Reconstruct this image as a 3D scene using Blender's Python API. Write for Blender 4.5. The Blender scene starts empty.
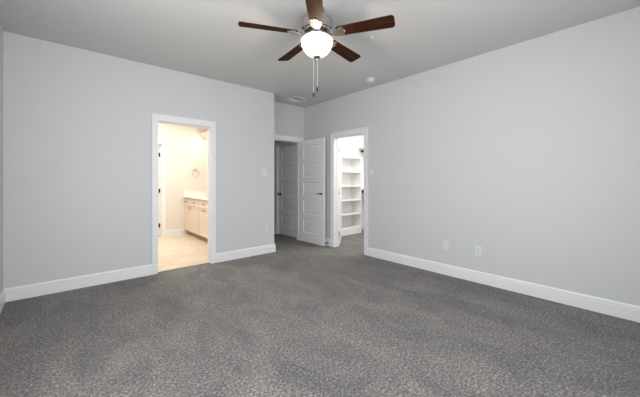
import bpy, bmesh, math, random
from mathutils import Vector, Matrix
random.seed(7)
scene = bpy.context.scene
COL = scene.collection
PI = math.pi

# ------------------------------------------------------------------ camera
HEAD = math.radians(48.803)
cam_data = bpy.data.cameras.new('camera')
cam_data.sensor_width = 36.0
cam_data.sensor_fit = 'HORIZONTAL'
cam_data.lens = 36.0 * 293.84 / 640.0
cam_data.shift_y = -(198.5 - 180.77) / 640.0
cam_data.clip_start = 0.02
cam = bpy.data.objects.new('camera', cam_data)
cam.location = (0, 0, 1.22)
cam.rotation_euler = (PI / 2, 0, HEAD - PI / 2)
COL.objects.link(cam)
scene.camera = cam

# ------------------------------------------------------------------ world, exposure, daylight
world = bpy.data.worlds.new('daylight')
scene.world = world
world.use_nodes = True
bg = world.node_tree.nodes['Background']
bg.inputs[0].default_value = (0.75, 0.85, 1.0, 1)
bg.inputs[1].default_value = 1.0
scene.view_settings.view_transform = 'Standard'
scene.view_settings.look = 'None'
scene.view_settings.gamma = 1.0
scene.view_settings.use_curve_mapping = False
scene.view_settings.exposure = 0.09

def area(name, loc, rot, sx, sy, power, color=(1, 1, 1)):
    l = bpy.data.lights.new(name, 'AREA')
    l.shape = 'RECTANGLE'; l.size = sx; l.size_y = sy
    l.energy = power; l.color = color
    o = bpy.data.objects.new(name, l)
    o.location = loc; o.rotation_euler = rot
    COL.objects.link(o)
    return o

DAY = (0.97, 0.985, 1.0)
H = 2.725
YN = -0.62                      # near wall of the bedroom, behind the camera
# daylight entering through the three windows behind the camera
area('window_daylight', (0.40, YN + 0.03, 1.45), (PI / 2, 0, 0), 1.1, 1.5, 50, DAY)
area('window_daylight', (1.62, YN + 0.03, 1.45), (PI / 2, 0, 0), 1.1, 1.5, 25, DAY)
area('window_daylight', (-0.42, 1.7, 1.45), (PI / 2, 0, -PI / 2), 1.1, 1.5, 31, DAY)
# ceiling fittings of the rooms behind the two lit doorways, then two added fill lights
area('bathroom_lamp', (1.0, 5.7, H - 0.03), (0, 0, 0), 1.2, 1.4, 60, (1.0, 0.89, 0.77))
area('bathroom_lamp', (2.55, 6.55, 2.15), (0, math.radians(65), 0), 0.15, 0.7, 5, (1.0, 0.88, 0.74))
area('closet_lamp', (4.75, 3.25, H - 0.03), (0, 0, 0), 1.2, 1.2, 54, (1.0, 0.96, 0.90))
area('toilet_room_fill', (1.4, 7.8, H - 0.03), (0, 0, 0), 0.5, 0.5, 22, (1.0, 0.93, 0.84))  # added fill without a known fitting, brightens the far door edge
area('hall_fill', (3.2, 6.6, H - 0.03), (0, 0, 0), 0.4, 0.4, 0.9, (1.0, 0.93, 0.88))  # added weak fill, the hall itself is unlit

# ------------------------------------------------------------------ materials
def mat(name, color, rough=0.5, metal=0.0, spec=0.5):
    m = bpy.data.materials.new(name); m.use_nodes = True
    b = m.node_tree.nodes['Principled BSDF']
    b.inputs['Base Color'].default_value = (*color, 1)
    b.inputs['Roughness'].default_value = rough
    b.inputs['Metallic'].default_value = metal
    b.inputs['Specular IOR Level'].default_value = spec
    return m

def N(m, t, **kw):
    n = m.node_tree.nodes.new(t)
    for k, v in kw.items(): setattr(n, k, v)
    return n

def L(m, a, b): m.node_tree.links.new(a, b)

def bsdf(m): return m.node_tree.nodes['Principled BSDF']

def coords(m, scale=(1, 1, 1), rot=(0, 0, 0)):
    tc = N(m, 'ShaderNodeTexCoord'); mp = N(m, 'ShaderNodeMapping')
    mp.inputs['Scale'].default_value = scale; mp.inputs['Rotation'].default_value = rot
    L(m, tc.outputs['Object'], mp.inputs['Vector'])
    return mp.outputs['Vector']

def ramp(m, fac, stops):
    r = N(m, 'ShaderNodeValToRGB')
    el = r.color_ramp.elements
    while len(el) < len(stops): el.new(0.5)
    for e, (p, c) in zip(el, stops):
        e.position = p; e.color = (*c, 1)
    L(m, fac, r.inputs['Fac'])
    return r.outputs['Color']

def bump(m, height, strength, dist):
    b = N(m, 'ShaderNodeBump')
    b.inputs['Strength'].default_value = strength; b.inputs['Distance'].default_value = dist
    L(m, height, b.inputs['Height'])
    L(m, b.outputs['Normal'], bsdf(m).inputs['Normal'])

def paint(name, color, rough, tex=260, strength=0.06):
    m = mat(name, color, rough, 0, 0.35)
    n = N(m, 'ShaderNodeTexNoise'); n.inputs['Scale'].default_value = tex; n.inputs['Detail'].default_value = 3
    L(m, coords(m), n.inputs['Vector'])
    bump(m, n.outputs['Fac'], strength, 0.002)
    return m

M = {}
M['wall'] = paint('wall_paint', (0.60, 0.61, 0.62), 0.55)
M['ceiling'] = paint('ceiling_paint', (0.62, 0.62, 0.605), 0.8, 120, 0.12)
M['trim'] = mat('trim_paint', (0.80, 0.81, 0.82), 0.35)
M['door'] = mat('door_paint', (0.80, 0.80, 0.79), 0.38)
M['bathwall'] = paint('bathroom_paint', (0.74, 0.70, 0.65), 0.5)
M['closetwall'] = paint('closet_paint', (0.80, 0.80, 0.79), 0.6)
M['shelf'] = mat('shelf_paint', (0.88, 0.88, 0.87), 0.5)
M['cabinet'] = mat('cabinet_paint', (0.69, 0.61, 0.52), 0.45)
M['kick'] = mat('toe_kick', (0.36, 0.24, 0.14), 0.6)
M['stone'] = mat('countertop_stone', (0.86, 0.84, 0.80), 0.2)
M['black'] = mat('oil_rubbed_bronze', (0.012, 0.011, 0.010), 0.4, 0.6)
M['nickel'] = mat('brushed_nickel', (0.50, 0.49, 0.48), 0.25, 1.0)
M['chrome'] = mat('polished_nickel', (0.50, 0.48, 0.45), 0.34, 1.0)
M['plastic'] = mat('white_plastic', (0.69, 0.71, 0.71), 0.35)
M['vent'] = mat('vent_enamel', (0.74, 0.75, 0.74), 0.5)
M['slot'] = mat('dark_slot', (0.03, 0.03, 0.03), 0.7)
M['rubber'] = mat('dark_rubber', (0.03, 0.03, 0.03), 0.8)
M['chain'] = mat('chain_metal', (0.85, 0.84, 0.82), 0.4, 0.2)
M['fob'] = mat('fob_wood', (0.02, 0.012, 0.01), 0.4)
M['roof'] = mat('shell', (0.5, 0.5, 0.5), 0.9)

# carpet: speckled cut pile with soft pile-direction patches
m = M['carpet'] = mat('carpet_pile', (0.2, 0.19, 0.185), 0.95, 0, 0.1)
v = coords(m)
n1 = N(m, 'ShaderNodeTexNoise'); n1.inputs['Scale'].default_value = 60; n1.inputs['Detail'].default_value = 7; n1.inputs['Roughness'].default_value = 0.92
n2 = N(m, 'ShaderNodeTexNoise'); n2.inputs['Scale'].default_value = 3.0; n2.inputs['Detail'].default_value = 6; n2.inputs['Roughness'].default_value = 0.72; n2.inputs['Distortion'].default_value = 0.8
n3 = N(m, 'ShaderNodeTexVoronoi'); n3.inputs['Scale'].default_value = 130
L(m, coords(m, (1.0, 0.55, 1.0), (0, 0, math.radians(25))), n2.inputs['Vector'])
for n in (n1, n3): L(m, v, n.inputs['Vector'])
c1 = ramp(m, n1.outputs['Fac'], [(0.36, (0.022, 0.020, 0.019)), (0.46, (0.100, 0.094, 0.090)), (0.54, (0.22, 0.209, 0.200)), (0.64, (0.58, 0.555, 0.53))])
c2 = ramp(m, n2.outputs['Fac'], [(0.36, (0.76, 0.76, 0.78)), (0.64, (1.24, 1.22, 1.195))])
mx = N(m, 'ShaderNodeMix', data_type='RGBA', blend_type='MULTIPLY'); mx.inputs[0].default_value = 1
L(m, c1, mx.inputs[6]); L(m, c2, mx.inputs[7])
L(m, mx.outputs[2], bsdf(m).inputs['Base Color'])
ad = N(m, 'ShaderNodeMath', operation='MULTIPLY_ADD'); ad.inputs[1].default_value = 0.8
L(m, n1.outputs['Fac'], ad.inputs[0]); L(m, n3.outputs['Distance'], ad.inputs[2])
bump(m, ad.outputs[0], 0.5, 0.008)
bsdf(m).inputs['Sheen Weight'].default_value = 0.15

# bathroom plank tile
m = M['tile'] = mat('plank_tile', (0.6, 0.5, 0.4), 0.35)
v = coords(m)
br = N(m, 'ShaderNodeTexBrick'); br.inputs['Scale'].default_value = 1.0
br.inputs['Brick Width'].default_value = 1.2; br.inputs['Row Height'].default_value = 0.2
br.inputs['Mortar Size'].default_value = 0.004
br.inputs['Color1'].default_value = (0.72, 0.64, 0.54, 1); br.inputs['Color2'].default_value = (0.64, 0.56, 0.46, 1)
br.inputs['Mortar'].default_value = (0.40, 0.32, 0.25, 1)
L(m, v, br.inputs['Vector'])
ns = N(m, 'ShaderNodeTexNoise'); ns.inputs['Scale'].default_value = 3; ns.inputs['Detail'].default_value = 6
L(m, coords(m, (1, 9, 1)), ns.inputs['Vector'])
g = ramp(m, ns.outputs['Fac'], [(0.3, (0.86, 0.84, 0.82)), (0.7, (1.08, 1.08, 1.08))])
mx = N(m, 'ShaderNodeMix', data_type='RGBA', blend_type='MULTIPLY'); mx.inputs[0].default_value = 1
L(m, br.outputs['Color'], mx.inputs[6]); L(m, g, mx.inputs[7]); L(m, mx.outputs[2], bsdf(m).inputs['Base Color'])

# fan blade wood: grain along the blade (object X)
m = M['walnut'] = mat('blade_wood', (0.1, 0.04, 0.02), 0.6, 0, 0.06)
ns = N(m, 'ShaderNodeTexNoise'); ns.inputs['Scale'].default_value = 9; ns.inputs['Detail'].default_value = 7; ns.inputs['Roughness'].default_value = 0.65
L(m, coords(m, (0.25, 5, 5)), ns.inputs['Vector'])
L(m, ramp(m, ns.outputs['Fac'], [(0.3, (0.010, 0.004, 0.003)), (0.52, (0.034, 0.011, 0.006)), (0.72, (0.085, 0.028, 0.013))]), bsdf(m).inputs['Base Color'])

# lit frosted glass bowl
m = M['glow'] = mat('frosted_bowl', (0.05, 0.048, 0.045), 0.5, 0, 0.1)
bsdf(m).inputs['Emission Color'].default_value = (1.0, 0.90, 0.78, 1)
bsdf(m).inputs['Emission Strength'].default_value = 2.1
mixs = N(m, 'ShaderNodeMixShader'); trn = N(m, 'ShaderNodeBsdfTransparent'); mixs.inputs[0].default_value = 0.55
L(m, bsdf(m).outputs[0], mixs.inputs[1]); L(m, trn.outputs[0], mixs.inputs[2]); L(m, mixs.outputs[0], m.node_tree.nodes['Material Output'].inputs['Surface'])
# window pane
m = M['pane'] = bpy.data.materials.new('window_glass'); m.use_nodes = True
nt = m.node_tree; nt.nodes.clear()
o_ = nt.nodes.new('ShaderNodeOutputMaterial'); t_ = nt.nodes.new('ShaderNodeBsdfTransparent'); g_ = nt.nodes.new('ShaderNodeBsdfGlossy'); mm = nt.nodes.new('ShaderNodeMixShader')
g_.inputs['Roughness'].default_value = 0.02; mm.inputs[0].default_value = 0.08
nt.links.new(t_.outputs[0], mm.inputs[1]); nt.links.new(g_.outputs[0], mm.inputs[2]); nt.links.new(mm.outputs[0], o_.inputs['Surface'])

# ------------------------------------------------------------------ mesh helpers
def box(bm, x0, y0, z0, x1, y1, z1, bev=0.0):
    vs = [bm.verts.new((x, y, z)) for z in (z0, z1) for y in (y0, y1) for x in (x0, x1)]
    fs = [bm.faces.new([vs[i] for i in q]) for q in ((0, 2, 3, 1), (4, 5, 7, 6), (0, 1, 5, 4), (2, 6, 7, 3), (0, 4, 6, 2), (1, 3, 7, 5))]
    if bev:
        es = list({e for f in fs for e in f.edges})
        bmesh.ops.bevel(bm, geom=es, offset=bev, segments=2, affect='EDGES', profile=0.6)

def prism(bm, poly, axis_pts):
    """sweep a closed 2-D profile [(a, b)] between two frames given as functions (a, b) -> Vector"""
    rings = [[bm.verts.new(f(a, b)) for a, b in poly] for f in axis_pts]
    n = len(poly)
    for r0, r1 in zip(rings, rings[1:]):
        for i in range(n):
            bm.faces.new((r0[i], r0[(i + 1) % n], r1[(i + 1) % n], r1[i]))
    bm.faces.new(list(reversed(rings[0]))); bm.faces.new(rings[-1])

def lathe(bm, prof, seg=40, cap=True):
    rings = []
    for r, z in prof:
        if r < 1e-6: rings.append([bm.verts.new((0, 0, z))])
        else: rings.append([bm.verts.new((r * math.cos(2 * PI * i / seg), r * math.sin(2 * PI * i / seg), z)) for i in range(seg)])
    for a, b in zip(rings, rings[1:]):
        for i in range(seg):
            j = (i + 1) % seg
            if len(a) == 1 and len(b) == 1: continue
            if len(a) == 1: bm.faces.new((a[0], b[j], b[i]))
            elif len(b) == 1: bm.faces.new((a[i], a[j], b[0]))
            else: bm.faces.new((a[i], a[j], b[j], b[i]))
    if cap:
        if len(rings[0]) > 1: bm.faces.new(list(reversed(rings[0])))
        if len(rings[-1]) > 1: bm.faces.new(rings[-1])

def tube(bm, pts, r, seg=10, closed=False):
    pts = [Vector(p) for p in pts]
    rings = []
    n = len(pts)
    rad = r if isinstance(r, (list, tuple)) else [r] * n
    up = Vector((0, 0, 1))
    for i, p in enumerate(pts):
        if closed: d = pts[(i + 1) % n] - pts[i - 1]
        else: d = pts[min(i + 1, n - 1)] - pts[max(i - 1, 0)]
        d.normalize()
        u = up if abs(d.z) < 0.95 else Vector((1, 0, 0))
        a = d.cross(u).normalized(); b = a.cross(d).normalized()
        rings.append([bm.verts.new(p + rad[i] * (math.cos(2 * PI * k / seg) * a + math.sin(2 * PI * k / seg) * b)) for k in range(seg)])
    pairs = list(zip(rings, rings[1:])) + ([(rings[-1], rings[0])] if closed else [])
    for a, b in pairs:
        for k in range(seg):
            bm.faces.new((a[k], a[(k + 1) % seg], b[(k + 1) % seg], b[k]))
    if not closed:
        bm.faces.new(list(reversed(rings[0]))); bm.faces.new(rings[-1])

def obj(name, bm, material, parent=None, loc=None, rot=None, smooth=False):
    bmesh.ops.recalc_face_normals(bm, faces=bm.faces[:])
    me = bpy.data.meshes.new(name); bm.to_mesh(me); bm.free()
    me.materials.append(material)
    if smooth:
        for p in me.polygons: p.use_smooth = True
        me.set_sharp_from_angle(angle=math.radians(38))
    o = bpy.data.objects.new(name, me); COL.objects.link(o)
    if parent: o.parent = parent
    if loc: o.location = loc
    if rot: o.rotation_euler = rot
    return o

def tag(o, label, cat, group=None, kind=None):
    o['label'] = label; o['category'] = cat
    if group: o['group'] = group
    if kind: o['kind'] = kind
    return o

def struct(name, bm, material, label, cat):
    return tag(obj(name, bm, material), label, cat, kind='structure')

def thing(name, label, cat, loc=(0, 0, 0), rotz=0, group=None, kind=None):
    o = bpy.data.objects.new(name, None); COL.objects.link(o)
    o.empty_display_size = 0.05
    o.location = loc; o.rotation_euler = (0, 0, rotz)
    return tag(o, label, cat, group, kind)

def B(*boxes, bev=0.0):
    bm = bmesh.new()
    for b in boxes: box(bm, *b, bev=bev)
    return bm

# ------------------------------------------------------------------ room numbers
XL, XR = -0.45, 3.75             # bedroom left and right wall faces
YA, YA2 = 4.318, 4.433           # wall with the bathroom doorway
XA = 2.736                       # its free end at the alcove
YC, YC2 = 4.776, 4.89            # back wall of the alcove
XB2 = 3.865                      # closet side of the right wall
DH = 2.013                       # door openings
BATH = (0.9375, 1.644)
ENTRY = (2.925, 3.650)
CLOS = (3.168, 3.890)
XH = 3.71                        # hall wall with the second panel door
LINEN = (5.00, 5.70)
YF, YF2 = 7.05, 7.165            # far wall of the bathroom
TOIL = (0.90, 1.618)
XV = 2.621                       # bathroom right wall face

# ------------------------------------------------------------------ floors and ceiling
struct('floor', B((-0.6, YN - 0.15, -0.08, 6.2, 8.6, 0.0)), M['carpet'], 'grey speckled cut pile carpet covering the bedroom floor', 'floor')
struct('floor_bathroom', B((0.0, YA + 0.04, 0.0, XV, YF2, 0.006), (0.2, YF2, 0.0, XV, 8.4, 0.006)), M['tile'], 'pale beige plank tile floor of the bathroom', 'floor')
struct('ceiling', B((-0.6, YN - 0.15, H, 6.2, 8.6, H + 0.1)), M['ceiling'], 'flat light grey painted ceiling above the bedroom', 'ceiling')

# ------------------------------------------------------------------ walls
struct('wall_back', B((XL - 0.12, YA, 0, BATH[0], YA2, H), (BATH[1], YA, 0, XA, YA2, H), (BATH[0], YA, DH, BATH[1], YA2, H)),
       M['wall'], 'pale grey wall pierced by the bathroom doorway', 'wall')
struct('wall_alcove', B((XA, YC, 0, ENTRY[0], YC2, H), (ENTRY[1], YC, 0, XR, YC2, H), (ENTRY[0], YC, DH, ENTRY[1], YC2, H)),
       M['wall'], 'grey wall of the recess above the hall doorway', 'wall')
struct('wall_right', B((XR, YN, 0, XB2, CLOS[0], H), (XR, CLOS[1], 0, XB2, YC2, H), (XR, CLOS[0], DH, XB2, CLOS[1], H)),
       M['wall'], 'long pale grey wall with the closet doorway and two low outlets', 'wall')
# walls behind the camera with window openings
WZ0, WZ1 = 0.68, 2.22
WN = [(-0.18, 0.98), (1.04, 2.20)]
struct('wall_near', B((XL - 0.12, YN - 0.12, 0, XB2, YN, WZ0), (XL - 0.12, YN - 0.12, WZ1, XB2, YN, H), (XL - 0.12, YN - 0.12, WZ0, WN[0][0], YN, WZ1),
       (WN[0][1], YN - 0.12, WZ0, WN[1][0], YN, WZ1), (WN[1][1], YN - 0.12, WZ0, XB2, YN, WZ1)), M['wall'], 'pale grey window wall behind the viewer', 'wall')
WL = (1.12, 2.28)
struct('wall_left', B((XL - 0.12, YN, 0, XL, YA, WZ0), (XL - 0.12, YN, WZ1, XL, YA, H), (XL - 0.12, YN, WZ0, XL, WL[0], WZ1), (XL - 0.12, WL[1], WZ0, XL, YA, WZ1)),
       M['wall'], 'pale grey side wall meeting the bathroom wall at the far corner', 'wall')
def window(i, a0, a1, place, label):
    bm = bmesh.new()
    for b in ((a0, -0.04, WZ0, a0 + 0.05, 0.04, WZ1), (a1 - 0.05, -0.04, WZ0, a1, 0.04, WZ1), (a0 + 0.05, -0.04, WZ0, a1 - 0.05, 0.04, WZ0 + 0.05),
              (a0 + 0.05, -0.04, WZ1 - 0.05, a1 - 0.05, 0.04, WZ1), (a0 + 0.05, -0.03, 1.43, a1 - 0.05, 0.03, 1.47)):
        box(bm, *b)
    bmesh.ops.transform(bm, matrix=place, verts=bm.verts)
    w = struct('window_%d' % i, bm, M['trim'], label, 'window')
    bm = B((a0 + 0.05, -0.004, WZ0 + 0.05, a1 - 0.05, 0.004, WZ1 - 0.05))
    bmesh.ops.transform(bm, matrix=place, verts=bm.verts)
    obj('pane', bm, M['pane'], w)
window(1, *WN[0], Matrix.Translation((0, YN - 0.07, 0)), 'white framed window behind the viewer, nearer the side wall')
window(2, *WN[1], Matrix.Translation((0, YN - 0.07, 0)), 'white framed window behind the viewer, nearer the outlet wall')
window(3, -WL[1], -WL[0], Matrix.Translation((XL - 0.07, 0, 0)) @ Matrix.Rotation(-PI / 2, 4, 'Z'), 'white framed window in the side wall')

# bathroom shell
struct('wall_bathroom_right', B((XV, YA2, 0, XA, 8.4, H)), M['bathwall'], 'wall behind the bathroom vanity', 'wall')
struct('wall_bathroom_far', B((-0.1, YF, 0, TOIL[0], YF2, H), (TOIL[1], YF, 0, XV, YF2, H), (TOIL[0], YF, DH, TOIL[1], YF2, H)), M['bathwall'],
       'warm white far wall of the bathroom with the towel ring', 'wall')
struct('wall_bathroom_left', B((-0.1, YA2, 0, 0.0, YF, H)), M['bathwall'], 'side wall of the bathroom', 'wall')
struct('wall_toilet_room', B((0.1, YF2, 0, 0.2, 8.4, H), (0.1, 8.4, 0, XA, 8.5, H)), M['bathwall'], 'walls of the small room beyond the bathroom', 'wall')
# hall shell
struct('wall_hall_right', B((XH, YC2, 0, XH + 0.1, LINEN[0], H), (XH, LINEN[1], 0, XH + 0.1, 8.0, H), (XH, LINEN[0], DH, XH + 0.1, LINEN[1], H),
       (XH + 0.1, LINEN[0] - 0.1, 0, XH + 0.15, LINEN[1] + 0.1, H)), M['wall'], 'hall wall around the dim panel door', 'wall')
struct('wall_hall_end', B((XA, 8.0, 0, XH + 0.1, 8.1, H)), M['wall'], 'end wall of the dim hall', 'wall')
# closet shell
struct('wall_closet_back', B((XB2, 4.86, 0, 6.1, 4.96, H)), M['closetwall'], 'white wall behind the closet shelves', 'wall')
struct('wall_closet_side', B((5.9, 2.4, 0, 6.1, 4.86, H)), M['closetwall'], 'white side wall of the closet', 'wall')
struct('wall_closet_front', B((XB2, 2.3, 0, 6.1, 2.4, H)), M['closetwall'], 'white front wall of the closet', 'wall')

# ------------------------------------------------------------------ baseboards (moulded profile swept along the wall)
PROF = [(0, 0), (0.017, 0), (0.017, 0.098), (0.011, 0.101), (0.011, 0.107), (0.015, 0.110), (0.015, 0.120), (0.010, 0.130), (0.007, 0.136), (0, 0.136)]
def baseboard(name, runs, label, material=None, h=1.0):
    bm = bmesh.new()
    for (p0, p1, nrm, ext0, ext1) in runs:
        p0 = Vector((*p0, 0)); p1 = Vector((*p1, 0)); n = Vector((*nrm, 0)); d = (p1 - p0).normalized()
        f0 = lambda a, b, p0=p0, n=n, d=d, e=ext0: p0 + n * a + Vector((0, 0, b * h)) - d * a * e
        f1 = lambda a, b, p1=p1, n=n, d=d, e=ext1: p1 + n * a + Vector((0, 0, b * h)) + d * a * e
        prism(bm, PROF, [f0, f1])
    return struct(name, bm, material or M['trim'], label, 'baseboard')
CW, CH = 0.066, 0.082            # casing width at the sides and over the head
baseboard('baseboard_back', [((XL, YA), (BATH[0] - CW, YA), (0, -1), -1, 0), ((BATH[1] + CW, YA), (XA, YA), (0, -1), 0, 1), ((XA, YA), (XA, YC), (1, 0), 1, -1)],
          'white moulded baseboard along the wall with the bathroom doorway')
baseboard('baseboard_right', [((XR, YN), (XR, CLOS[0] - 0.074), (-1, 0), -1, 0), ((XR, CLOS[1] + CW), (XR, YC), (-1, 0), 0, -1)], 'white moulded baseboard along the wall with two outlets')
baseboard('baseboard_left', [((XL, YN), (XL, YA), (1, 0), -1, -1)], 'white moulded baseboard along the side wall at the picture edge')
baseboard('baseboard_near', [((XL, YN), (XR, YN), (0, 1), -1, -1)], 'white moulded baseboard under the two windows')
baseboard('baseboard_bathroom', [((TOIL[1] + 0.072, YF), (2.08, YF), (0, -1), 0, 0), ((0.0, YF), (TOIL[0] - 0.072, YF), (0, -1), -1, 0)], 'white baseboard on the far bathroom wall beside the vanity')
baseboard('baseboard_hall', [((XH, LINEN[1] + CW), (XH, 8.0), (-1, 0), 0, 0)], 'baseboard along the dim hall wall')
baseboard('baseboard_closet', [((5.31, 4.86), (5.9, 4.86), (0, -1), 0, -1), ((5.9, 2.4), (5.9, 4.86), (-1, 0), -1, -1)], 'white baseboard inside the closet')

# ------------------------------------------------------------------ door casings with jamb linings and stops
def casing(i, place, w, depth, label, cl=CW, cr=CW, ch=CH, stop=0.06, far=True):
    """local: x along the opening 0..w, y from room face (0) to +depth, z up"""
    bm = bmesh.new()
    j = 0.005
    def strip(x0, x1, z0, z1):                                     # flat casing with an outer bead, on the room side
        box(bm, x0, -0.017, z0, x1, 0, z1, bev=0.003)
    # sides and head, proud of the wall
    strip(-cl, 0.0, 0, DH + ch); strip(w, w + cr, 0, DH + ch); strip(0, w, DH, DH + ch)
    for b in ((-cl, -0.023, 0, -cl + 0.018, -0.017, DH + ch), (w + cr - 0.018, -0.023, 0, w + cr, -0.017, DH + ch), (-cl + 0.018, -0.023, DH + ch - 0.018, w + cr - 0.018, -0.017, DH + ch)):
        box(bm, *b)
    if far:
        for b in ((-cl, depth, 0, 0, depth + 0.017, DH + ch), (w, depth, 0, w + cr, depth + 0.017, DH + ch), (0, depth, DH, w, depth + 0.017, DH + ch)):
            box(bm, *b)
    # jamb linings
    for b in ((0, 0, 0, j, depth, DH), (w - j, 0, 0, w, depth, DH), (j, 0, DH - j, w - j, depth, DH)):
        box(bm, *b)
    # stops
    s = 0.009
    for b in ((j, stop, 0, j + s, stop + 0.03, DH - j), (w - j - s, stop, 0, w - j, stop + 0.03, DH - j), (j + s, stop, DH - j - s, w - j - s, stop + 0.03, DH - j)):
        box(bm, *b)
    bmesh.ops.transform(bm, matrix=place, verts=bm.verts)
    return struct('trim_%d' % i, bm, M['trim'], label, 'door casing')
T = Matrix.Translation
RZ = lambda a: Matrix.Rotation(a, 4, 'Z')
j = 0.0
casing(1, T((BATH[0], YA, 0)), BATH[1] - BATH[0], YA2 - YA, 'white casing around the lit bathroom doorway', ch=0.083)
casing(2, T((ENTRY[0], YC, 0)), ENTRY[1] - ENTRY[0], YC2 - YC, 'white casing of the hall doorway in the recess', cr=0.07, ch=0.085, stop=0.05, far=False)
casing(3, T((XR, CLOS[1], 0)) @ RZ(-PI / 2), CLOS[1] - CLOS[0], XB2 - XR, 'white casing around the bright closet doorway', cr=0.074, cl=0.07, ch=0.088, far=False)
casing(4, T((XH, LINEN[1], 0)) @ RZ(-PI / 2), LINEN[1] - LINEN[0], 0.1, 'casing around the dim hall door', stop=0.055, far=False)
casing(5, T((TOIL[0], YF, 0)), TOIL[1] - TOIL[0], YF2 - YF, 'white casing in the far bathroom wall', cl=0.072, cr=0.072, far=False)
bmt = B((BATH[0] + 0.005, YA + 0.028, 0.0, BATH[1] - 0.005, YA + 0.04, 0.008))
struct('trim_6', bmt, M['nickel'], 'thin metal strip where carpet meets bathroom tile', 'threshold')

# ------------------------------------------------------------------ five-panel doors
def door_leaf_bm(w, h, t, z0=0.012):
    """x 0..w from the hinge, y 0..t, z z0..h; five equal raised panels on both faces"""
    bm = bmesh.new()
    st, br, tr, mr, n = 0.105, 0.19, 0.105, 0.10, 5
    xs = [0, st, w - st, w]
    ph = (h - z0 - br - tr - (n - 1) * mr) / n
    zs = [z0]; z = z0 + br
    for k in range(n):
        zs += [z, z + ph]; z += ph + mr
    zs.append(h)
    panels = []
    for y, flip in ((0, False), (t, True)):
        g = [[bm.verts.new((x, y, zz)) for x in xs] for zz in zs]
        for r in range(len(zs) - 1):
            for c in range(3):
                q = [g[r][c], g[r][c + 1], g[r + 1][c + 1], g[r + 1][c]]
                f = bm.faces.new(q if not flip else list(reversed(q)))
                if c == 1 and r % 2 == 1: panels.append(f)
        if not flip: g0 = g
    for r in range(len(zs) - 1):
        bm.faces.new((g0[r][0], g0[r + 1][0], g[r + 1][0], g[r][0]))
        bm.faces.new((g0[r][3], g[r][3], g[r + 1][3], g0[r + 1][3]))
    for c in range(3):
        bm.faces.new((g0[0][c], g[0][c], g[0][c + 1], g0[0][c + 1]))
        bm.faces.new((g0[-1][c], g0[-1][c + 1], g[-1][c + 1], g[-1][c]))
    bm.normal_update()
    bmesh.ops.inset_individual(bm, faces=panels, thickness=0.016, depth=-0.012)
    bmesh.ops.inset_individual(bm, faces=panels, thickness=0.010, depth=0.0)
    bmesh.ops.inset_individual(bm, faces=panels, thickness=0.020, depth=0.006)
    return bm

def lever_set(parent, x, z, t, direction):
    """rosette, spindle and lever on both faces of a leaf"""
    for side in (-1, 1):
        y0 = 0 if side < 0 else t
        bm = bmesh.new()
        lathe(bm, [(0.0, 0.0), (0.033, 0.0), (0.033, 0.005), (0.028, 0.011), (0.012, 0.013), (0.011, 0.048), (0.0, 0.048)], 24, cap=False)
        bmesh.ops.transform(bm, matrix=T((x, y0, z)) @ Matrix.Rotation(PI / 2 * (1 if side < 0 else -1), 4, 'X'), verts=bm.verts)
        yy = y0 + side * 0.042
        tube(bm, [(x - direction * 0.012, yy, z), (x + direction * 0.03, yy, z + 0.003), (x + direction * 0.060, yy, z), (x + direction * 0.090, yy, z - 0.006)], [0.009, 0.010, 0.009, 0.007], 10)
        obj('door_handle', bm, M['black'], parent, smooth=True)['label'] = 'dark bronze lever handle'

def hinges(parent, t, zs, size=0.09, plate=0.03, m='black'):
    for z in zs:
        bm = bmesh.new()
        box(bm, -0.0015, 0.001, z - size / 2, 0.0, plate, z + size / 2)
        tube(bm, [(-0.005, -0.004, z - size / 2), (-0.005, -0.004, z + size / 2)], 0.006, 10)
        obj('hinge', bm, M[m], parent, smooth=True)

HZ = (0.24, 1.0, 1.79)
# open bedroom door: hinged at the corner, swung flat in front of the right wall
bm = door_leaf_bm(0.712, 2.025, 0.038, 0.008)
d1 = thing('door_1', 'white five-panel door standing open against the wall beside the closet', 'door', (ENTRY[1] - 0.006, YC - 0.012, 0), -PI / 2 + math.radians(0.6), kind='structure')
# local x -> -Y, local y -> +X ; leaf lies x<ENTRY side
bmesh.ops.transform(bm, matrix=T((0, -0.012, 0)), verts=bm.verts)
obj('leaf', bm, M['door'], d1)
lever_set(d1, 0.712 - 0.062, 0.975, 0.026, -1)
hinges(d1, 0.035, HZ)

# dim door in the hall
d2 = thing('door_2', 'dim grey five-panel door seen through the hall doorway', 'door', (XH + 0.018, LINEN[0] + 0.017, 0), PI / 2, kind='structure')
bm = door_leaf_bm(LINEN[1] - LINEN[0] - 0.034, DH - 0.018, 0.035)
bmesh.ops.transform(bm, matrix=T((0, -0.035, 0)), verts=bm.verts)
obj('leaf', bm, M['door'], d2)
bm = bmesh.new()
def knob_bm(bm, x, z, y0, side):
    b2 = bmesh.new()
    lathe(b2, [(0, 0), (0.032, 0), (0.031, 0.006), (0.013, 0.010), (0.011, 0.030), (0.020, 0.038), (0.027, 0.050), (0.024, 0.062), (0.012, 0.068), (0, 0.069)], 24, cap=False)
    bmesh.ops.transform(b2, matrix=T((x, y0, z)) @ Matrix.Rotation(PI / 2 * (1 if side < 0 else -1), 4, 'X'), verts=b2.verts)
    me = bpy.data.meshes.new('tmp'); b2.to_mesh(me); b2.free(); bm.from_mesh(me); bpy.data.meshes.remove(me)
knob_bm(bm, LINEN[1] - LINEN[0] - 0.034 - 0.06, 0.92, 0.0, 1)
obj('door_knob', bm, M['black'], d2, smooth=True)['label'] = 'dark bronze door knob'

# door of the little room past the bathroom, swung away
d3 = thing('door_3', 'white door with black hinges ajar in the far bathroom wall', 'door', (TOIL[1] - 0.007, YF2 + 0.004, 0), PI / 2 + math.radians(4), kind='structure')
bm = door_leaf_bm(0.66, 1.99, 0.035, 0.02)
obj('leaf', bm, M['trim'], d3)
hinges(d3, 0.035, HZ, 0.09, 0.034)

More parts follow.
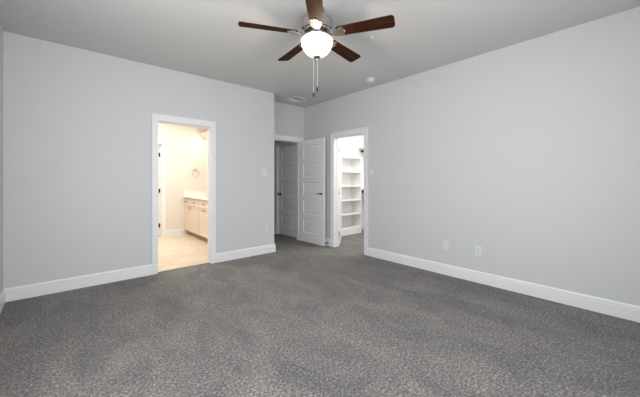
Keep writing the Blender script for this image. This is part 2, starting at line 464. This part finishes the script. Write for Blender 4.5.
# closet door folded back past the far jamb
d4 = thing('door_4', 'white closet door swung into the closet, only its edge showing', 'door', (XB2 + 0.006, CLOS[1] - 0.010, 0), math.radians(40.6), kind='structure')
bm = door_leaf_bm(0.68, 1.99, 0.035)
obj('leaf', bm, M['trim'], d4)
hinges(d4, 0.035, HZ, 0.09, 0.034, 'nickel')

# ------------------------------------------------------------------ ceiling fan
FX, FY = 1.679, 1.959
fan = thing('ceiling_fan', 'five-bladed ceiling fan with dark wood blades and lit glass bowl', 'ceiling fan', (FX, FY, H))
Z0 = -H                                            # local z = world z - H
def zz(w): return w - H
bm = bmesh.new(); lathe(bm, [(0.0, 0.0), (0.068, 0.0), (0.070, -0.012), (0.062, -0.045), (0.030, -0.062), (0, -0.062)], 40, cap=False)
obj('canopy', bm, M['nickel'], fan, smooth=True)
bm = bmesh.new(); lathe(bm, [(0.016, -0.06), (0.016, -0.11)], 20)
obj('downrod', bm, M['nickel'], fan, smooth=True)
bm = bmesh.new(); lathe(bm, [(0, zz(2.650)), (0.075, zz(2.650)), (0.118, zz(2.640)), (0.140, zz(2.622)), (0.143, zz(2.60)), (0.143, zz(2.545)), (0.147, zz(2.540)), (0.147, zz(2.528)), (0.138, zz(2.520)), (0.105, zz(2.505)), (0, zz(2.505))], 56, cap=False)
obj('motor_housing', bm, M['nickel'], fan, smooth=True)
bm = bmesh.new(); lathe(bm, [(0, zz(2.505)), (0.078, zz(2.505)), (0.082, zz(2.495)), (0.080, zz(2.480)), (0.130, zz(2.474)), (0.132, zz(2.460)), (0, zz(2.460))], 40, cap=False)  # wide lower pan added to keep bulb light off the parts above
obj('switch_housing', bm, M['chrome'], fan, smooth=True)
# bowl: thin shell open at the top
bm = bmesh.new()
outer = [(0.136, zz(2.455)), (0.141, zz(2.450)), (0.140, zz(2.430)), (0.133, zz(2.400)), (0.118, zz(2.368)), (0.095, zz(2.340)), (0.065, zz(2.318)), (0.030, zz(2.305)), (0.0, zz(2.302))]
lathe(bm, outer + [(0.0, zz(2.306)), (0.029, zz(2.309)), (0.063, zz(2.322)), (0.092, zz(2.344)), (0.114, zz(2.371)), (0.129, zz(2.402)), (0.136, zz(2.431)), (0.136, zz(2.455))], 56, cap=False)
bmesh.ops.remove_doubles(bm, verts=bm.verts, dist=1e-5)
bowl = obj('light_bowl', bm, M['glow'], fan, smooth=True); bowl['label'] = 'glowing white frosted glass bowl'
bm = bmesh.new(); lathe(bm, [(0, zz(2.306)), (0.034, zz(2.310)), (0.036, zz(2.303)), (0.026, zz(2.292)), (0.012, zz(2.286)), (0.010, zz(2.279)), (0, zz(2.277))], 28, cap=False)
obj('finial', bm, M['nickel'], fan, smooth=True)
bladeA = math.radians(228.8 - 2.0)
PITCH = math.radians(-13)
for k in range(5):
    a = bladeA + k * 2 * PI / 5
    # blade: rounded plank along local x
    bm = bmesh.new()
    r0, r1, w0, w1, t = 0.175, 0.665, 0.054, 0.068, 0.006
    out = []
    cr = 0.030
    def arc(cx, cy, r, a0, a1, n=6):
        return [(cx + r * math.cos(a0 + (a1 - a0) * i / n), cy + r * math.sin(a0 + (a1 - a0) * i / n)) for i in range(n + 1)]
    out += arc(r1 - cr, w1 - cr, cr, PI / 2, 0)
    out += arc(r1 - cr, -w1 + cr, cr, 0, -PI / 2)
    out += arc(r0 + cr, -w0 + cr, cr, -PI / 2, -PI)
    out += arc(r0 + cr, w0 - cr, cr, PI, PI / 2)
    top = [bm.verts.new((x, y, t / 2)) for x, y in out]; bot = [bm.verts.new((x, y, -t / 2)) for x, y in out]
    bm.faces.new(list(reversed(top))); bm.faces.new(bot)
    n = len(out)
    for i in range(n): bm.faces.new((top[i], top[(i + 1) % n], bot[(i + 1) % n], bot[i]))
    blade = obj('blade', bm, M['walnut'], fan, (0, 0, zz(2.500)), (PITCH, 0, a))
    blade.rotation_mode = 'XYZ'
    # blade iron: forked bracket curving under the blade
    bm = bmesh.new()
    def strap(pts, hw, th=0.004):
        rows = []
        for (x, y, z), w in zip(pts, hw):
            rows.append([bm.verts.new((x, y - w, z - th)), bm.verts.new((x, y + w, z - th)), bm.verts.new((x, y + w, z)), bm.verts.new((x, y - w, z))])
        for r_, s_ in zip(rows, rows[1:]):
            for i in range(4): bm.faces.new((r_[i], r_[(i + 1) % 4], s_[(i + 1) % 4], s_[i]))
        bm.faces.new(list(reversed(rows[0]))); bm.faces.new(rows[-1])
    strap([(0.075, 0, 0.006), (0.11, 0, -0.010), (0.145, 0, -0.018), (0.185, 0, -0.012), (0.225, 0, -0.004), (0.262, 0, -0.0035)], [0.014, 0.013, 0.014, 0.022, 0.030, 0.016])
    for sy in (-1, 1):
        strap([(0.15, sy * 0.018, -0.016), (0.19, sy * 0.036, -0.010), (0.225, sy * 0.040, -0.0038), (0.245, sy * 0.034, -0.0036)], [0.007, 0.009, 0.012, 0.006])
    for (sx, sy) in ((0.215, 0.028), (0.215, -0.028), (0.25, 0)):
        b2 = [bm.verts.new((sx + 0.007 * math.cos(q * PI / 4), sy + 0.007 * math.sin(q * PI / 4), -0.011)) for q in range(8)]
        b3 = [bm.verts.new((sx + 0.007 * math.cos(q * PI / 4), sy + 0.007 * math.sin(q * PI / 4), -0.004)) for q in range(8)]
        bm.faces.new(b2); bm.faces.new(list(reversed(b3)))
        for q in range(8): bm.faces.new((b2[q], b2[(q + 1) % 8], b3[(q + 1) % 8], b3[q]))
    obj('blade_iron', bm, M['chrome'], blade)['label'] = 'polished nickel blade bracket'
# pull chains of little beads, one longer than the other
rgt = Vector((math.sin(HEAD), -math.cos(HEAD), 0))
for (dx, zend) in ((-0.0285, 1.995), (0.004, 2.045)):
    p = rgt * dx
    bm = bmesh.new()
    zt, z = zz(2.292), zz(zend)
    tube(bm, [(p.x, p.y, zt), (p.x, p.y, z)], 0.0010, 6)
    k = zt
    while k > z:
        bmesh.ops.create_icosphere(bm, subdivisions=1, radius=0.0019, matrix=T((p.x, p.y, k))); k -= 0.0075
    ch = obj('pull_chain', bm, M['chain'], fan)
    bm = bmesh.new(); lathe(bm, [(0, 0.0), (0.004, -0.001), (0.0075, -0.012), (0.0085, -0.030), (0.006, -0.041), (0, -0.043)], 14, cap=False)
    bmesh.ops.transform(bm, matrix=T((p.x, p.y, z)), verts=bm.verts)
    obj('fob', bm, M['fob'], ch, smooth=True)['label'] = 'dark wooden pull fob'
# the bulbs in the bowl
l = bpy.data.lights.new('bulb', 'POINT'); l.energy = 28; l.color = (1.0, 0.74, 0.50); l.shadow_soft_size = 0.035
o = bpy.data.objects.new('bulb', l); o.parent = fan
o.location = (0, 0, zz(2.385)); COL.objects.link(o)

# ------------------------------------------------------------------ small ceiling fittings
sd = thing('smoke_detector', 'round white smoke detector on the ceiling above the closet', 'smoke detector', (3.43, 2.78, H))
bm = bmesh.new(); lathe(bm, [(0, 0), (0.074, 0), (0.074, -0.010), (0.070, -0.012), (0, -0.012)], 40, cap=False); obj('base', bm, M['plastic'], sd, smooth=True)
bm = bmesh.new(); lathe(bm, [(0, -0.012), (0.062, -0.012), (0.062, -0.018), (0.067, -0.020), (0.066, -0.036), (0.056, -0.044), (0.02, -0.046), (0, -0.046)], 40, cap=False); obj('cover', bm, M['plastic'], sd, smooth=True)
bm = bmesh.new(); lathe(bm, [(0, -0.046), (0.009, -0.046), (0.008, -0.049), (0, -0.049)], 16, cap=False); bmesh.ops.transform(bm, matrix=T((-0.02, -0.02, 0)), verts=bm.verts); obj('test_button', bm, M['vent'], sd)
sp = thing('ceiling_sensor', 'tiny pale fitting on the ceiling under the tip of a fan blade', 'ceiling fitting', (2.44, 1.96, H))
bm = bmesh.new(); lathe(bm, [(0, 0), (0.018, 0), (0.017, -0.005), (0.007, -0.008), (0.006, -0.022), (0, -0.024)], 20, cap=False); obj('cap', bm, M['plastic'], sp, smooth=True)

av = thing('air_vent', 'square white air vent in the ceiling before the hall doorway', 'air vent', (3.245, 4.365, H))
bm = bmesh.new(); s = 0.135
for b in ((-s, -s, -0.010, -s + 0.03, s, 0), (s - 0.03, -s, -0.010, s, s, 0), (-s + 0.03, -s, -0.010, s - 0.03, -s + 0.03, 0), (-s + 0.03, s - 0.03, -0.010, s - 0.03, s, 0)): box(bm, *b)
obj('frame', bm, M['vent'], av)
bm = B((-s + 0.03, -s + 0.03, -0.002, s - 0.03, s - 0.03, -0.0005)); obj('duct_opening', bm, M['slot'], av)
for k in range(8):
    y = -s + 0.044 + k * 0.026
    bm = bmesh.new(); box(bm, -s + 0.031, -0.010, -0.0012, s - 0.031, 0.010, 0.0012)
    bmesh.ops.transform(bm, matrix=T((0, y, -0.0085)) @ Matrix.Rotation(math.radians(30 if k < 4 else -30), 4, 'X'), verts=bm.verts)
    obj('louver', bm, M['vent'], av)

# ------------------------------------------------------------------ wall plates; local x along wall, y out of the wall (toward -y), z up
def plate(name, label, cat, place_loc, rotz, w, h, group=None):
    t = thing(name, label, cat, place_loc, rotz, group)
    obj('cover_plate', B((-w / 2, -0.006, -h / 2, w / 2, 0, h / 2), bev=0.002), M['plastic'], t)
    return t
def rocker(t, x):
    obj('rocker', B((x - 0.0165, -0.0085, -0.033, x + 0.0165, -0.006, 0.033), bev=0.001), M['plastic'], t)
def receptacle(t, z, holes=True):
    o = obj('socket', B((-0.017, -0.008, z - 0.0145, 0.017, -0.006, z + 0.0145), bev=0.001), M['plastic'], t)
    obj('slots', B((-0.008, -0.0086, z - 0.003, -0.0055, -0.008, z + 0.006), (0.0055, -0.0086, z - 0.002, 0.008, -0.008, z + 0.005), (-0.002, -0.0086, z - 0.010, 0.002, -0.008, z - 0.006)), M['slot'], o)
t = plate('light_switch', 'double rocker light switch plate near the end of the bathroom wall', 'light switch', (2.535, YA, 1.35), 0, 0.118, 0.118, 'wall light switches'); rocker(t, -0.024); rocker(t, 0.024)
t = plate('light_switch', 'single rocker light switch on the wall beside the closet casing', 'light switch', (XR, 3.012, 1.345), -PI / 2, 0.074, 0.118, 'wall light switches'); rocker(t, 0)
t = plate('wall_outlet', 'white duplex outlet low on the wall under the double switch', 'outlet', (2.572, YA, 0.405), 0, 0.074, 0.118, 'wall outlets'); receptacle(t, 0.021); receptacle(t, -0.021)
t = plate('wall_outlet', 'white duplex outlet low on the long wall, farther from the closet', 'outlet', (XR, 1.40, 0.378), -PI / 2, 0.076, 0.122, 'wall outlets'); receptacle(t, 0.021); receptacle(t, -0.021)
t = plate('cable_plate', 'white cable plate low on the long wall, nearer the closet', 'wall plate', (XR, 1.796, 0.385), -PI / 2, 0.076, 0.122)
bm = bmesh.new(); lathe(bm, [(0, 0), (0.006, 0), (0.006, 0.008), (0.004, 0.010), (0, 0.010)], 14, cap=False)
bmesh.ops.transform(bm, matrix=T((0, -0.006, 0)) @ Matrix.Rotation(PI / 2, 4, 'X'), verts=bm.verts); obj('jack', bm, M['chrome'], t, smooth=True)

# spring door stop on the baseboard behind the open door
ds = thing('door_stop', 'dark door stop on the baseboard behind the open panel door', 'door stop', (XR - 0.017, 4.04, 0.06), PI / 2)
bm = bmesh.new(); tube(bm, [(0, 0.0, 0), (0, 0.008, 0)], 0.013, 14); tube(bm, [(0, 0.008, 0), (0, 0.050, 0)], 0.006, 10)
obj('spring', bm, M['black'], ds, smooth=True)
bm = bmesh.new(); tube(bm, [(0, 0.050, 0), (0, 0.063, 0)], 0.011, 14); obj('rubber_tip', bm, M['rubber'], ds, smooth=True)

# ------------------------------------------------------------------ closet
X0, X1, Y0, Y1, Zt = 4.50, 5.28, 4.55, 4.858, 1.78
cs = thing('closet_shelving', 'white built-in shelf tower seen through the closet doorway', 'shelving', (X0, Y0, 0))
W, D = X1 - X0, Y1 - Y0
for x in (0.0, W - 0.02): obj('side_panel', B((x, 0, 0, x + 0.02, D, Zt)), M['shelf'], cs)
obj('back_panel', B((0.02, D - 0.008, 0.0, W - 0.02, D, Zt)), M['shelf'], cs)
for z in (0.145, 0.465, 0.785, 1.105, 1.43, 1.76):
    obj('shelf', B((0.02, 0.002, z - 0.02, W - 0.02, D - 0.008, z)), M['shelf'], cs)
obj('plinth', B((0.02, 0.004, 0, W - 0.02, 0.02, 0.125)), M['shelf'], cs)
for z, nm in ((1.956, 'upper'), (0.943, 'lower')):
    tsh = obj('closet_shelf', B((5.50, 2.4, z + 0.06, 5.9, 4.845, z + 0.08)), M['shelf'])
    tag(tsh, 'white %s closet shelf beside the shelf tower' % nm, 'shelf', 'closet shelves over the rods')
    bm = bmesh.new(); tube(bm, [(5.64, 2.42, z), (5.64, 4.84, z)], 0.017, 14)
    for y in (2.41, 4.845): tube(bm, [(5.64, y - 0.008, z), (5.64, y + 0.008, z)], 0.03, 16)
    rod = obj('closet_rod', bm, M['black'], smooth=True)
    tag(rod, 'dark %s hanging rod beside the closet shelf tower' % nm, 'closet rod', 'closet hanging rods')

# ------------------------------------------------------------------ bathroom vanity run (fronts face -x)
XF = 2.08
def shaker(w, h, t=0.02, st=0.055):
    """x 0..w, z 0..h, front at y=0 (towards -y)"""
    bm = bmesh.new(); box(bm, 0, 0, 0, w, t, h)
    bm.faces.ensure_lookup_table(); bm.normal_update()
    f = min(bm.faces, key=lambda f: f.normal.y)
    bmesh.ops.inset_individual(bm, faces=[f], thickness=st, depth=0)
    bmesh.ops.inset_individual(bm, faces=[f], thickness=0.004, depth=-0.008)
    return bm
def pull(parent, x, z, ln=0.11):
    bm = bmesh.new()
    tube(bm, [(x - ln / 2, -0.028, z), (x + ln / 2, -0.028, z)], 0.006, 10)
    for s in (-1, 1): tube(bm, [(x + s * ln * 0.38, 0.0, z), (x + s * ln * 0.38, -0.028, z)], 0.005, 8)
    obj('pull', bm, M['black'], parent, smooth=True)['label'] = 'dark bronze bar pull'
def vanity(y_far, y_near, label, dpulls, dopull):
    """local x runs from the far end to the near end, local y into the cabinet"""
    w = y_far - y_near
    c = thing('vanity_cabinet', label, 'cabinet', (XF, y_far, 0.006), -PI / 2, 'bathroom vanity cabinets')
    obj('body', B((0, 0.02, 0.10, w, 0.535, 0.838)), M['cabinet'], c)
    obj('toe_kick', B((0, 0.075, 0, w, 0.535, 0.10)), M['kick'], c)
    d = obj('drawer', shaker(w - 0.03, 0.15, 0.02, 0.04), M['cabinet'], c, (0.015, 0, 0.672))
    for p in dpulls: pull(d, p, 0.075)
    d = obj('door', shaker(w - 0.03, 0.55), M['cabinet'], c, (0.015, 0, 0.112))
    pull(d, dopull, 0.512)
vanity(7.045, 6.135, 'cream vanity cabinet against the far bathroom wall', (0.10, 0.66), 0.37)
vanity(6.135, 5.30, 'cream vanity cabinet beside the bathroom door frame', (0.29,), 0.29)
ct = thing('countertop', 'pale stone countertop running over the bathroom vanity', 'countertop', (XF, 5.28, 0.845))
obj('slab', B((-0.025, 0, 0, 0.538, 1.768, 0.034), bev=0.004), M['stone'], ct)
ss = obj('side_splash', B((XF - 0.02, 7.03, 0.8795, XV, 7.049, 0.979)), M['stone'])
tag(ss, 'pale stone upstand at the far end of the vanity counter', 'splash')
tw = thing('linen_cabinet', 'tall cream cabinet with crown standing on the vanity counter', 'cabinet', (2.20, 6.10, 0.879), -PI / 2)
obj('body', B((0, 0.02, 0, 0.62, 0.402, 1.22)), M['cabinet'], tw)
d = obj('door', shaker(0.60, 1.18, 0.02, 0.06), M['cabinet'], tw, (0.01, 0, 0.02))
bm = bmesh.new(); lathe(bm, [(0, 0), (0.007, 0), (0.006, 0.012), (0.014, 0.020), (0.013, 0.028), (0, 0.031)], 14, cap=False)
bmesh.ops.transform(bm, matrix=T((0.40, 0, 0.07)) @ Matrix.Rotation(PI / 2, 4, 'X'), verts=bm.verts); obj('knob', bm, M['black'], d, smooth=True)
bm = bmesh.new()
cp = [(0.0, 1.22), (0.0, 1.225), (0.012, 1.235), (0.020, 1.255), (0.045, 1.285), (0.060, 1.292), (0.060, 1.305), (0.0, 1.305)]
r3 = [[bm.verts.new(f(a, b)) for a, b in cp] for f in (lambda a, b: (-a, 0.402, b), lambda a, b: (-a, -a, b), lambda a, b: (0.62 + a, -a, b), lambda a, b: (0.62 + a, 0.402, b))]
for q0, q1 in zip(r3, r3[1:]):
    for i in range(len(cp) - 1): bm.faces.new((q0[i], q0[i + 1], q1[i + 1], q1[i]))
bm.faces.new([r3[0][0], r3[1][0], r3[2][0], r3[3][0]]); bm.faces.new([r3[0][-1], r3[3][-1], r3[2][-1], r3[1][-1]])
obj('crown_moulding', bm, M['cabinet'], tw)

tr = thing('towel_ring', 'small chrome towel ring on the far bathroom wall above the counter', 'towel ring', (2.31, YF, 1.475), 0)
bm = bmesh.new(); lathe(bm, [(0, 0), (0.027, 0), (0.027, 0.008), (0.012, 0.012), (0.010, 0.045), (0, 0.047)], 20, cap=False)
bmesh.ops.transform(bm, matrix=Matrix.Rotation(PI / 2, 4, 'X'), verts=bm.verts); obj('mount', bm, M['nickel'], tr, smooth=True)
bm = bmesh.new(); tube(bm, [(0.078 * math.sin(q * 2 * PI / 32), -0.040, -0.072 + 0.078 * math.cos(q * 2 * PI / 32)) for q in range(32)], 0.005, 8, closed=True)
obj('ring', bm, M['nickel'], tr, smooth=True)
